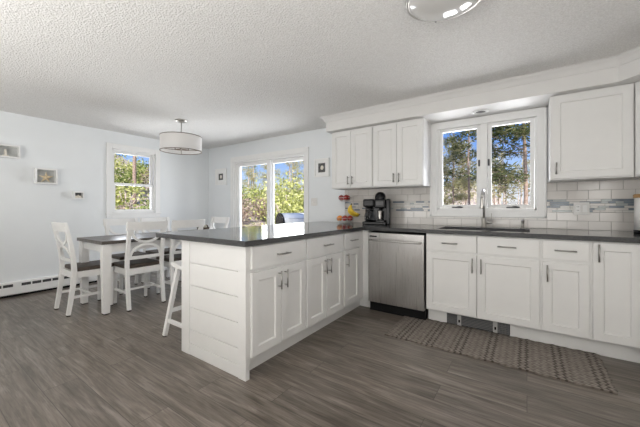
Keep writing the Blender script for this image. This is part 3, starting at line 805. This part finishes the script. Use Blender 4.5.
# ------------------------------------------------------------------ wall decoration
def frame_pic(label, loc, w, h, iw, ih, ang):
    t = thing('picture_frame', label, 'picture', loc)
    bm = new(); b = .022
    for a in ((-w / 2, -w / 2 + b, -h / 2, h / 2), (w / 2 - b, w / 2, -h / 2, h / 2), (-w / 2 + b, w / 2 - b, h / 2 - b, h / 2), (-w / 2 + b, w / 2 - b, -h / 2, -h / 2 + b)):
        box(bm, a[0], a[1], -.028, 0, a[2], a[3], .003)
    obj('frame', bm, 'trim', t)
    bm = new(); box(bm, -w / 2 + b, w / 2 - b, -.016, -.002, -h / 2 + b, h / 2 - b); obj('mat_board', bm, 'trim', t)
    bm = new(); box(bm, -iw / 2, iw / 2, -.018, -.016, -ih / 2, ih / 2)
    t2 = bmesh.new(); bmesh.ops.create_circle(t2, cap_ends=True, segments=18, radius=iw * .22)
    merge(bm, t2, 1, Matrix.Translation((iw * .05, -.0186, 0)) @ Matrix.Rotation(PI / 2, 4, 'X') @ Matrix.Diagonal((1, 1.25, 1, 1)))
    obj('print', bm, ['photo', 'shell'], t)
frame_pic('square white frame with small dark print between corner and patio door', (-4.95, YB, 1.722), .325, .315, .13, .125, 0)
frame_pic('square white frame with small dark print between patio door and upper cabinets', (-2.552, YB, 1.723), .265, .275, .125, .138, 1)

def shadow_box(label, y0, y1, z0, z1, depth, back, bar):
    t = thing('shadow_box', label, 'shadow box', (XL, (y0 + y1) / 2, (z0 + z1) / 2)); hy, hz = (y1 - y0) / 2, (z1 - z0) / 2
    bm = new()
    box(bm, 0, depth, -hy, -hy + bar, -hz, hz, .002); box(bm, 0, depth, hy - bar, hy, -hz, hz, .002)
    box(bm, 0, depth, -hy + bar, hy - bar, hz - bar, hz, .002); box(bm, 0, depth, -hy + bar, hy - bar, -hz, -hz + bar, .002)
    obj('box_frame', bm, 'trim', t)
    bm = new(); box(bm, 0, .006, -hy + bar, hy - bar, -hz + bar, hz - bar); obj('back_board', bm, back, t)
shadow_box('white cube shelf box with a pale ornament, highest of three on the left wall', .755, .972, 1.742, 1.900, .09, 'box_back', .016)
shadow_box('white cube shelf box holding a starfish, middle of three on the left wall', 1.112, 1.338, 1.437, 1.645, .09, 'box_back', .018)
shadow_box('smallest white cube shelf box, nearest the dining window', 1.516, 1.642, 1.243, 1.354, .075, 'box_back_dark', .018)
def star(r, th):
    bm = new(); n = 10
    f = [bm.verts.new((th if k % 2 else th * .8, (r if k % 2 == 0 else r * .34) * math.sin(2 * PI * k / n), (r if k % 2 == 0 else r * .34) * math.cos(2 * PI * k / n))) for k in range(n)]
    b = [bm.verts.new((0, v.co.y, v.co.z)) for v in f]; c = bm.verts.new((th * 1.9, 0, 0))
    for k in range(n):
        bm.faces.new((f[k], f[(k + 1) % n], c)); bm.faces.new((b[k], f[k], f[(k + 1) % n], b[(k + 1) % n]))
    bm.faces.new(b[::-1]); return bm
o = obj('starfish', star(.078, .012), 'starfish'); o.location = (XL + .0355, 1.225, 1.526); o.rotation_euler = (0, .25, 0)
tag(o, 'tan starfish standing in the middle cube on the left wall', 'starfish')
bm = new()
lathe(bm, [(0, 0), (.028, 0), (.030, .012), (.012, .02), (.016, .045), (.010, .085), (0, .09)], 20)
o = obj('shell_ornament', bm, 'shell'); o.location = (XL + .045, .845, 1.759); tag(o, 'pale pointed ornament in the highest cube on the left wall', 'ornament')
bm = new()
for k in range(3): ball(bm, (.0, -.024 + .024 * k, .015 + .006 * (k % 2)), .015, 1.25 if k != 1 else 1.5, u=12, v=8)
box(bm, -.012, .012, -.036, .036, 0, .006)
o = obj('shell_trio', bm, 'shell'); o.location = (XL + .04, 1.579, 1.262); tag(o, 'little white shells in the smallest cube by the window', 'ornament')

# baseboard heater ---------------------------------------------------------
t = thing('baseboard_heater', 'long white baseboard heater with dark slots along the left wall', 'heater', (XL, 0, 0)); ya, yb = -.2, 3.7
bm = new(); box(bm, 0, .004, ya, yb, .02, .19)
prof = [(.0, .19), (.045, .185), (.052, .178), (.052, .04), (.046, .028), (.0, .028)]
a = [bm.verts.new((x, ya, z)) for x, z in prof]; b = [bm.verts.new((x, yb, z)) for x, z in prof]
for k in range(len(prof)):
    r = (k + 1) % len(prof); bm.faces.new((a[k], a[r], b[r], b[k]))
bm.faces.new(a[::-1]); bm.faces.new(b); obj('cover', bm, 'trim', t)
y = ya + .05; i = 0
while y < yb - .12:
    bm = new(); box(bm, .050, .0528, y, y + .088, .128, .162); obj('air_slot', bm, 'dark_gray', t); i += 1; y += .101 if i % 5 else .165
bm = new(); box(bm, .0, .04, ya, yb, 0.0, .03); obj('base_gap', bm, 'matte_black', t)

# ------------------------------------------------------------------ dining set
TX0, TX1, TY0, TY1, TZ = -4.31, -3.597, 1.265, 2.80, .775
t = thing('dining_table', 'rectangular dining table with dark wood top and white legs', 'table', ((TX0 + TX1) / 2, (TY0 + TY1) / 2, 0))
hx, hy = (TX1 - TX0) / 2, (TY1 - TY0) / 2
bm = new()
for k in range(6):
    a = -hx + 2 * hx * k / 6; box(bm, a + .0006, a + 2 * hx / 6 - .0006, -hy + .09, hy - .09, TZ - .036, TZ, .0015)
for s in (-1, 1): box(bm, -hx, hx, s * (hy - .089), s * hy, TZ - .036, TZ, .002)
obj('table_top', bm, 'table_top', t)
lx, ly = hx - .055, hy - .055
bm = new()
for s in (-1, 1):
    box(bm, s * (lx + .012), s * (lx - .012), -ly, ly, TZ - .126, TZ - .037, .002); box(bm, -lx, lx, s * (ly + .012), s * (ly - .012), TZ - .126, TZ - .037, .002)
obj('apron', bm, 'chair_white', t)
for sx in (-1, 1):
    for sy in (-1, 1):
        bm = new(); x, y = sx * lx, sy * ly
        t3 = bmesh.new(); bmesh.ops.create_cube(t3, size=1)
        for v in t3.verts:
            k = .040 if v.co.z > 0 else .030
            v.co = Vector((math.copysign(k, v.co.x), math.copysign(k, v.co.y), TZ - .14 if v.co.z > 0 else .012))
        bmesh.ops.bevel(t3, geom=t3.edges[:], offset=.003, segments=2, affect='EDGES'); merge(bm, t3, 0, Matrix.Translation((x, y, 0)))
        box(bm, x - .041, x + .041, y - .041, y + .041, TZ - .14, TZ - .037, .003)
        lg = obj('leg', bm, 'chair_white', t)
        bm = new(); box(bm, x - .026, x + .026, y - .026, y + .026, 0, .0125); obj('glide', bm, 'glide', lg)

def make_chair(label):
    t = thing('dining_chair', label, 'chair', (0, 0, 0), 0, 'x-back dining chairs')
    SZ = .455; hw = .188
    # rear posts, one sabre-curved piece each
    prof = [(-.255, .012), (-.235, .15), (-.215, .32), (-.205, .45), (-.212, .58), (-.235, .74), (-.275, .93), (-.284, .968)]
    for s in (-1, 1):
        bm = new(); strip(bm, [(s * hw, y, z) for y, z in prof], [.017, .019, .021, .022, .021, .019, .017, .016], .036, (1, 0, 0))
        lg = obj('rear_leg', bm, 'chair_white', t, bevel=.003)
        bm = new(); box(bm, s * hw - .016, s * hw + .016, -.271, -.240, 0, .0135); obj('glide', bm, 'glide', lg)
    for s in (-1, 1):
        bm = new(); t3 = bmesh.new(); bmesh.ops.create_cube(t3, size=1)
        for v in t3.verts:
            k = .020 if v.co.z > 0 else .015
            v.co = Vector((math.copysign(k, v.co.x), math.copysign(k, v.co.y), SZ - .012 if v.co.z > 0 else .012))
        bmesh.ops.bevel(t3, geom=t3.edges[:], offset=.003, segments=2, affect='EDGES'); merge(bm, t3, 0, Matrix.Translation((s * .170, .142, 0)))
        lg = obj('front_leg', bm, 'chair_white', t)
        bm = new(); box(bm, s * .170 - .0135, s * .170 + .0135, .1285, .1555, 0, .0125); obj('glide', bm, 'glide', lg)
    bm = new()
    for s in (-1, 1): box(bm, s * .189, s * .168, -.205, .145, SZ - .075, SZ - .008, .002)
    box(bm, -.172, .172, .137, .159, SZ - .075, SZ - .008, .002); box(bm, -.18, .18, -.216, -.196, SZ - .075, SZ - .008, .002)
    obj('seat_frame', bm, 'chair_white', t)
    bm = new(); box(bm, -.190, .190, -.188, .165, SZ - .008, SZ + .034, .014); obj('seat', bm, 'cushion', t, 'dark brown upholstered seat')
    bm = new()
    for s in (-1, 1): box(bm, s * .186, s * .170, -.225, .145, .17, .197, .002)
    box(bm, -.178, .178, -.06, -.04, .173, .194, .002)
    obj('stretcher', bm, 'chair_white', t)
    def yb(z):
        for (y0, z0), (y1, z1) in zip(prof, prof[1:]):
            if z0 <= z <= z1: return y0 + (y1 - y0) * (z - z0) / (z1 - z0)
        return prof[-1][0]
    # crest rail, gently bowed
    bm = new(); n = 12
    def rail(bm, z0, z1, th, bow, hw_):
        rows = []
        for i in range(n + 1):
            x = -hw_ + 2 * hw_ * i / n; bo = -bow * (1 - (x / hw_) ** 2)
            rows.append([bm.verts.new((x, yb(z) + bo + dy, z)) for z, dy in ((z0, -th / 2), (z1, -th / 2), (z1, th / 2), (z0, th / 2))])
        for a, b in zip(rows, rows[1:]):
            for k in range(4): bm.faces.new((a[k], a[(k + 1) % 4], b[(k + 1) % 4], b[k]))
        bm.faces.new(rows[0][::-1]); bm.faces.new(rows[-1])
    rail(bm, .872, .968, .026, .022, .220); obj('crest_rail', bm, 'chair_white', t, bevel=.004)
    bm = new(); rail(bm, .548, .585, .022, .012, .175); obj('lower_rail', bm, 'chair_white', t, bevel=.003)
    bm = new(); zm = .725
    for up in (1, -1):
        pts = []
        for i in range(17):
            a = PI * i / 16; x = -.166 * math.cos(a)
            z = zm + up * (.165 - .158 * (math.sin(a) ** .85)) + up * .006
            z = max(.560, min(.885, z)); pts.append((x, yb(z) - .016 * (1 - (x / .2) ** 2) + .002 * up, z))
        strip(bm, pts, .0135, .017, (0, 1, 0.12))
    obj('curved_x_splat', bm, 'chair_white', t, bevel=.002)
    return t
L0 = 'white x-back dining chair with brown seat '
ch = make_chair(L0 + 'at the near end of the table')
ch.location = (-4.085, 1.328, 0)
dup(ch, (-3.802, 1.688, 0), PI / 2, L0 + 'on the near long side, farther from the peninsula')
dup(ch, (-3.802, 2.185, 0), PI / 2, L0 + 'partly hidden by the peninsula counter')
dup(ch, (-4.455, 1.90, 0), -PI / 2, L0 + 'across the table, before the dining window')
dup(ch, (-4.455, 2.37, 0), -PI / 2, L0 + 'across the table, right of the dining window')
dup(ch, (-4.055, 2.775, 0), PI, L0 + 'at the far end near the patio door')

t = thing('table_centerpiece', 'small dark woven bowl of cream and brown balls on the dining table', 'bowl', (-3.76, 2.55, TZ))
bm = new(); lathe(bm, [(0, .002), (.05, 0), (.08, .045), (.085, .07), (.079, .07), (.073, .045), (.045, .008), (0, .008)], 24); obj('bowl', bm, 'weave', t)
for k in range(5):
    a = k * 2 * PI / 5; b = thing('decor_ball', 'dark or cream ball heaped in the woven bowl on the table', 'ornament', (-3.76 + .041 * math.cos(a), 2.55 + .041 * math.sin(a), TZ + .052), 0, 'balls in the woven bowl')
    bm = new(); ball(bm, (0, 0, .028), .0255); obj('ball', bm, 'weave' if k % 2 else 'shell', b)

# counter stool ---------------------------------------------------------------
t = thing('counter_stool', 'white backless counter stool tucked under the peninsula overhang', 'stool', (-2.385, 1.60, 0))
bm = new(); n = 10; rows = []
for i in range(n + 1):
    x = -.205 + .41 * i / n; dz = .022 * (x / .2) ** 2
    rows.append([bm.verts.new((x, y, .588 + dz + q)) for y, q in ((-.165, 0), (.165, 0), (.165, .036), (-.165, .036))])
for a, b in zip(rows, rows[1:]):
    for k in range(4): bm.faces.new((a[k], a[(k + 1) % 4], b[(k + 1) % 4], b[k]))
bm.faces.new(rows[0][::-1]); bm.faces.new(rows[-1]); obj('seat', bm, 'chair_white', t, bevel=.004)
def lp(sx, sy, z): k = (z - .01) / .586; return Vector((sx * (.215 - .065 * k), sy * (.215 - .085 * k), z))
for sx in (-1, 1):
    for sy in (-1, 1):
        bm = new(); strip(bm, [lp(sx, sy, .01), lp(sx, sy, .598)], [.015, .019], .036, (1, 0, 0)); lg = obj('leg', bm, 'chair_white', t, bevel=.003)
        bm = new(); p = lp(sx, sy, .0); box(bm, p.x - .013, p.x + .013, p.y - .013, p.y + .013, 0, .012); obj('glide', bm, 'glide', lg)
for (a, b, z) in (((-1, -1), (1, -1), .14), ((-1, 1), (1, 1), .14), ((-1, -1), (-1, 1), .22), ((1, -1), (1, 1), .22)):
    bm = new(); p, q = lp(*a, z), lp(*b, z); strip(bm, [p, q], .016, .018, (0, 0, 1) if False else ((0, 1, 0) if a[1] == b[1] else (1, 0, 0))); obj('foot_rail', bm, 'chair_white', t)

# ------------------------------------------------------------------ outdoors
def hill_z(x, y):
    a = max(0.0, -x - 7.6) * .34 * min(1, max(.15, (13.5 - y) / 4.5)); b = max(0.0, y - 8.5) * .10 * min(1, max(0, (-x - 2.5) / 3))
    return -.35 + a + b
bm = new(); nx, ny = 70, 60
gr = random.Random(3)
V = [[None] * (ny + 1) for _ in range(nx + 1)]
for i in range(nx + 1):
    for jx in range(ny + 1):
        x = -34 + 64 * i / nx; y = -22 + 82 * jx / ny
        V[i][jx] = bm.verts.new((x, y, hill_z(x, y) + gr.uniform(-.06, .06)))
for i in range(nx):
    for jx in range(ny): bm.faces.new((V[i][jx], V[i + 1][jx], V[i + 1][jx + 1], V[i][jx + 1])).smooth = True
struct(obj('ground', bm, 'ground'), 'leaf-strewn ground and slope outside')
bm = new()
for k in range(30):
    y = YB + TH + .14 * k; box(bm, -6.2, -1.8, y + .004, y + .136, -.09, -.05)
for x in (-6.0, -4.0, -2.0): box(bm, x - .05, x + .05, YB + TH + .1, YB + TH + 4.1, -.35, -.09)
struct(obj('deck', bm, 'deck'), 'board deck outside the patio door')

t = thing('gas_grill', 'barbecue grill with grey domed lid and black end on the deck outside', 'grill', (-4.50, 5.40, -.05), 1.12)
bm = new()
n = 14; ra, rb = [], []
for i in range(n + 1):
    a = PI * i / n; ra.append(bm.verts.new((-.30, -.24 * math.cos(a), .80 + .24 * math.sin(a)))); rb.append(bm.verts.new((.36, -.24 * math.cos(a), .80 + .24 * math.sin(a))))
for i in range(n): bm.faces.new((ra[i], ra[i + 1], rb[i + 1], rb[i])).smooth = True
bm.faces.new(ra + []); bm.faces.new(rb[::-1]); bm.faces.new((ra[0], rb[0], rb[-1], ra[-1])); ld = obj('lid', bm, 'sky_gray', t)
for xx in (-.335, .36):
    bm = new(); q = [bm.verts.new((xx, -.25 * math.cos(PI * i / n), .795 + .25 * math.sin(PI * i / n))) for i in range(n + 1)]; r = [bm.verts.new((xx + .035, v.co.y, v.co.z)) for v in q]
    for i in range(n): bm.faces.new((q[i], q[i + 1], r[i + 1], r[i]))
    bm.faces.new(q); bm.faces.new(r[::-1]); bm.faces.new((q[0], r[0], r[-1], q[-1])); obj('lid_end', bm, 'black', ld)
bm = new(); tube(bm, [(-.22, -.30, .92), (.28, -.30, .92)], .012, 8)
for x in (-.2, .26): tube(bm, [(x, -.2, .92), (x, -.30, .92)], .008, 6)
obj('lid_handle', bm, 'steel', ld)
bm = new(); box(bm, -.32, .38, -.25, .25, .60, .80, .01); obj('firebox', bm, 'black', t)
bm = new(); box(bm, .39, .75, -.22, .22, .765, .795, .006); obj('side_shelf', bm, 'dark_gray', t)
for sx in (-.28, .34):
    for sy in (-.2, .2):
        bm = new(); box(bm, sx - .02, sx + .02, sy - .02, sy + .02, 0.0, .60); obj('leg', bm, 'dark_gray', t)

def blades(bm, r, c, n, spread, L, wd, flat=1.0):
    for _ in range(n):
        p = Vector((r.gauss(0, spread), r.gauss(0, spread), r.gauss(0, spread * flat))) + c
        d = Vector((r.gauss(0, 1), r.gauss(0, 1), r.gauss(0, .7))).normalized(); s = d.cross(Vector((r.gauss(0, 1), r.gauss(0, 1), r.gauss(0, 1)))).normalized()
        l = L * r.uniform(.6, 1.3)
        a = bm.verts.new(p - s * wd); b = bm.verts.new(p + d * l * .5 + s * wd * 1.3); c2 = bm.verts.new(p + d * l); e = bm.verts.new(p + d * l * .5 - s * wd * 1.6)
        bm.faces.new((a, b, c2, e))
def pine(name, label, x, y, h, r0, seed, lowest, blen, nb, mat='needles', bark='bark', cl=26, lean=0.0, group=None, flat=.5, boughs=()):
    r = random.Random(seed); z0 = hill_z(x, y) - .1
    t = thing(name, label, 'tree', (x, y, z0), 0, group)
    bm = new(); pts = []; N = 12
    for i in range(N + 1):
        u = i / N; pts.append(Vector((lean * h * u * u + r.uniform(-.05, .05) * h * .05 * (i > 0), r.uniform(-.05, .05) * h * .05 * (i > 0), h * u)))
    tube(bm, pts, [r0 * (1 - .85 * i / N) for i in range(N + 1)], 9)
    fo = new()
    for k in range(nb + len(boughs)):
        zz = lowest + (h - lowest) * (k + r.random()) / nb; u = zz / h; i = min(int(u * N), N - 1); p = pts[i].lerp(pts[i + 1], u * N - i)
        L = blen * (1 - .65 * (zz - lowest) / max(.1, h - lowest)) * r.uniform(.6, 1.15); a = r.uniform(0, 2 * PI)
        if k >= nb:
            zz, a, L = boughs[k - nb]; zz -= z0; u = zz / h; i = min(int(u * N), N - 1); p = pts[i].lerp(pts[i + 1], u * N - i)
        bp = [p]; d = Vector((math.cos(a), math.sin(a), r.uniform(-.12, .3)))
        for s in range(5):
            d = (d + Vector((r.gauss(0, .16), r.gauss(0, .16), r.gauss(.03, .12)))).normalized(); bp.append(bp[-1] + d * L / 5)
        rb = max(.012, r0 * .22 * (1 - .6 * u)); tube(bm, bp, [rb * (1 - .15 * s) for s in range(6)], 5)
        for s in range(2, 6):
            for _ in range(2):
                e = bp[s] + Vector((r.gauss(0, L * .13), r.gauss(0, L * .13), r.gauss(.03, .06)))
                tube(bm, [bp[s], e], [rb * .4, rb * .25], 4)
                blades(fo, r, e, cl, .11 + L * .035, .17, .013, flat)
    obj('trunk', bm, bark, t); obj('foliage', fo, mat, t)
    return t
PG = 'pines in the woods beyond the sink window'
pine('pine_tree', 'big dark green pine with low sweeping boughs, outside the right sash', -.03, 9.6, 7.5, .062, 4, 4.4, 1.6, 10, 'needles', 'bark', 44, -.015, None, .42,
     [(1.85, 3.2, 1.0), (1.75, 3.7, 1.2), (1.95, 2.7, .9), (2.55, 3.05, 1.1), (2.65, 3.6, 1.3), (2.5, -.3, .8), (3.05, 3.3, 1.0), (3.2, 2.8, 1.2), (3.35, 3.9, 1.1), (3.3, .2, .9), (3.6, 3.1, 1.2), (2.9, 4.4, .8), (3.7, 4.6, .9)])
pine('pine_tree', 'yellow-green pine in front of the woods, outside the left sash', -2.35, 12.5, 4.1, .05, 8, 1.5, 1.0, 20, 'needles_y', 'bark', 20)
pine('pine_tree', 'dark bare-stemmed pine seen through the right part of the left sash', -1.62, 11.2, 7.5, .045, 21, 2.2, .8, 14, 'needles', 'bark', 18)
wr = random.Random(77); placed = [(-.03, 9.6), (-2.35, 12.5), (-1.62, 11.2)]
def spot(f, dmin, tries=400):
    for _ in range(tries):
        q = f()
        if all((q[0] - a) ** 2 + (q[1] - b) ** 2 > dmin ** 2 for a, b in placed): placed.append(q); return q
    return None
def fsink():
    y = wr.uniform(13, 33); return (y * wr.uniform(-.27, .06), y)
for k in range(34):
    q = spot(fsink, 1.5)
    if not q: continue
    x, y = q
    pine('pine_tree', 'slender pine trunk standing in the woods beyond the sink window', x, y, 1.0 + .165 * y + wr.uniform(-.8, .9), wr.uniform(.035, .07) * (.6 + y / 35), 100 + k, .9 + .07 * y, .75, 11,
         wr.choice(('needles_y', 'needles_y', 'needles_d')), wr.choice(('bark', 'bark_pale', 'bark_pale')), 6, wr.uniform(-.03, .03), PG)

def shrub(label, x, y, r, h, seed, mat, n=1500, group=None, name='shrub', leaf=.10):
    q = random.Random(seed); z = hill_z(x, y) - .05
    t = thing(name, label, 'shrub', (x, y, z), 0, group)
    bm = new()
    for k in range(6):
        a = q.uniform(0, 6.28); e = Vector((math.cos(a) * r * .6, math.sin(a) * r * .6, h * q.uniform(.6, .95)))
        tube(bm, [(0, 0, 0), e * .4 + Vector((0, 0, h * .1)), e], [.03, .02, .008], 5)
    obj('branches', bm, 'bark_pale', t)
    bm = new(); lumps = [(Vector((q.gauss(0, r * .42), q.gauss(0, r * .42), h * q.uniform(.18, .9))), r * q.uniform(.16, .34)) for _ in range(16)]
    for c, s in lumps: blades(bm, q, c, n // 16, s * .75, leaf, leaf * .28, .8)
    obj('foliage', bm, mat, t)
SG = 'shrubs on the bank beyond the patio door'
pr = random.Random(5)
shrub('bright yellow-green shrub behind the grill', -6.75, 8.0, 1.3, 2.3, 1, 'leaf_y', 2600)
shrub('tall yellow-green bush seen through the fixed door panel', -8.2, 9.6, 1.4, 2.5, 2, 'leaf_y', 2400)
placed = [(-6.75, 8.0), (-8.2, 9.6)]
def fpat():
    y = pr.uniform(8.5, 17); return (-y * pr.uniform(.74, 1.2), y)
for k in range(20):
    q = spot(fpat, 2.0)
    if not q: continue
    x, y = q
    shrub('leafy shrub on the bank beyond the patio door', x, y, pr.uniform(.8, 1.3), pr.uniform(1.1, 2.1), 40 + k, pr.choice(('leaf_y', 'leaf_b', 'leaf_y', 'leaf_g')), 1500, SG)
def fpat2():
    y = pr.uniform(17, 25); return (-y * pr.uniform(.74, 1.2), y)
for k in range(9):
    q = spot(fpat2, 2.5)
    if not q: continue
    x, y = q
    pine('pine_tree', 'tree rising above the shrubs beyond the patio door', x, y, pr.uniform(5, 8), .09, 300 + k, 1.2, 1.2, 18, pr.choice(('needles_d', 'needles_y', 'leaf_g')), 'bark_pale', 15, 0, 'trees above the shrubs beyond the patio door', .8)
LG = 'shrubs on the slope outside the dining window'
placed = [(-12.2, 5.35)]
def fdin():
    x = -pr.uniform(8.6, 17); return (x, -x * pr.uniform(.34, .52))
for k in range(24):
    q = spot(fdin, 1.35)
    if not q: continue
    x, y = q
    shrub('leafy shrub on the slope outside the dining window', x, y, pr.uniform(.6, 1.2), pr.uniform(.7, 1.6), 70 + k, pr.choice(('leaf_y', 'leaf_y', 'leaf_g', 'leaf_b')), 1100, LG, leaf=.085)
pine('pine_tree', 'pine trunk on the slope outside the dining window', -12.2, 5.35, 7, .075, 501, 2.0, 1.6, 14, 'needles', 'bark', 24)
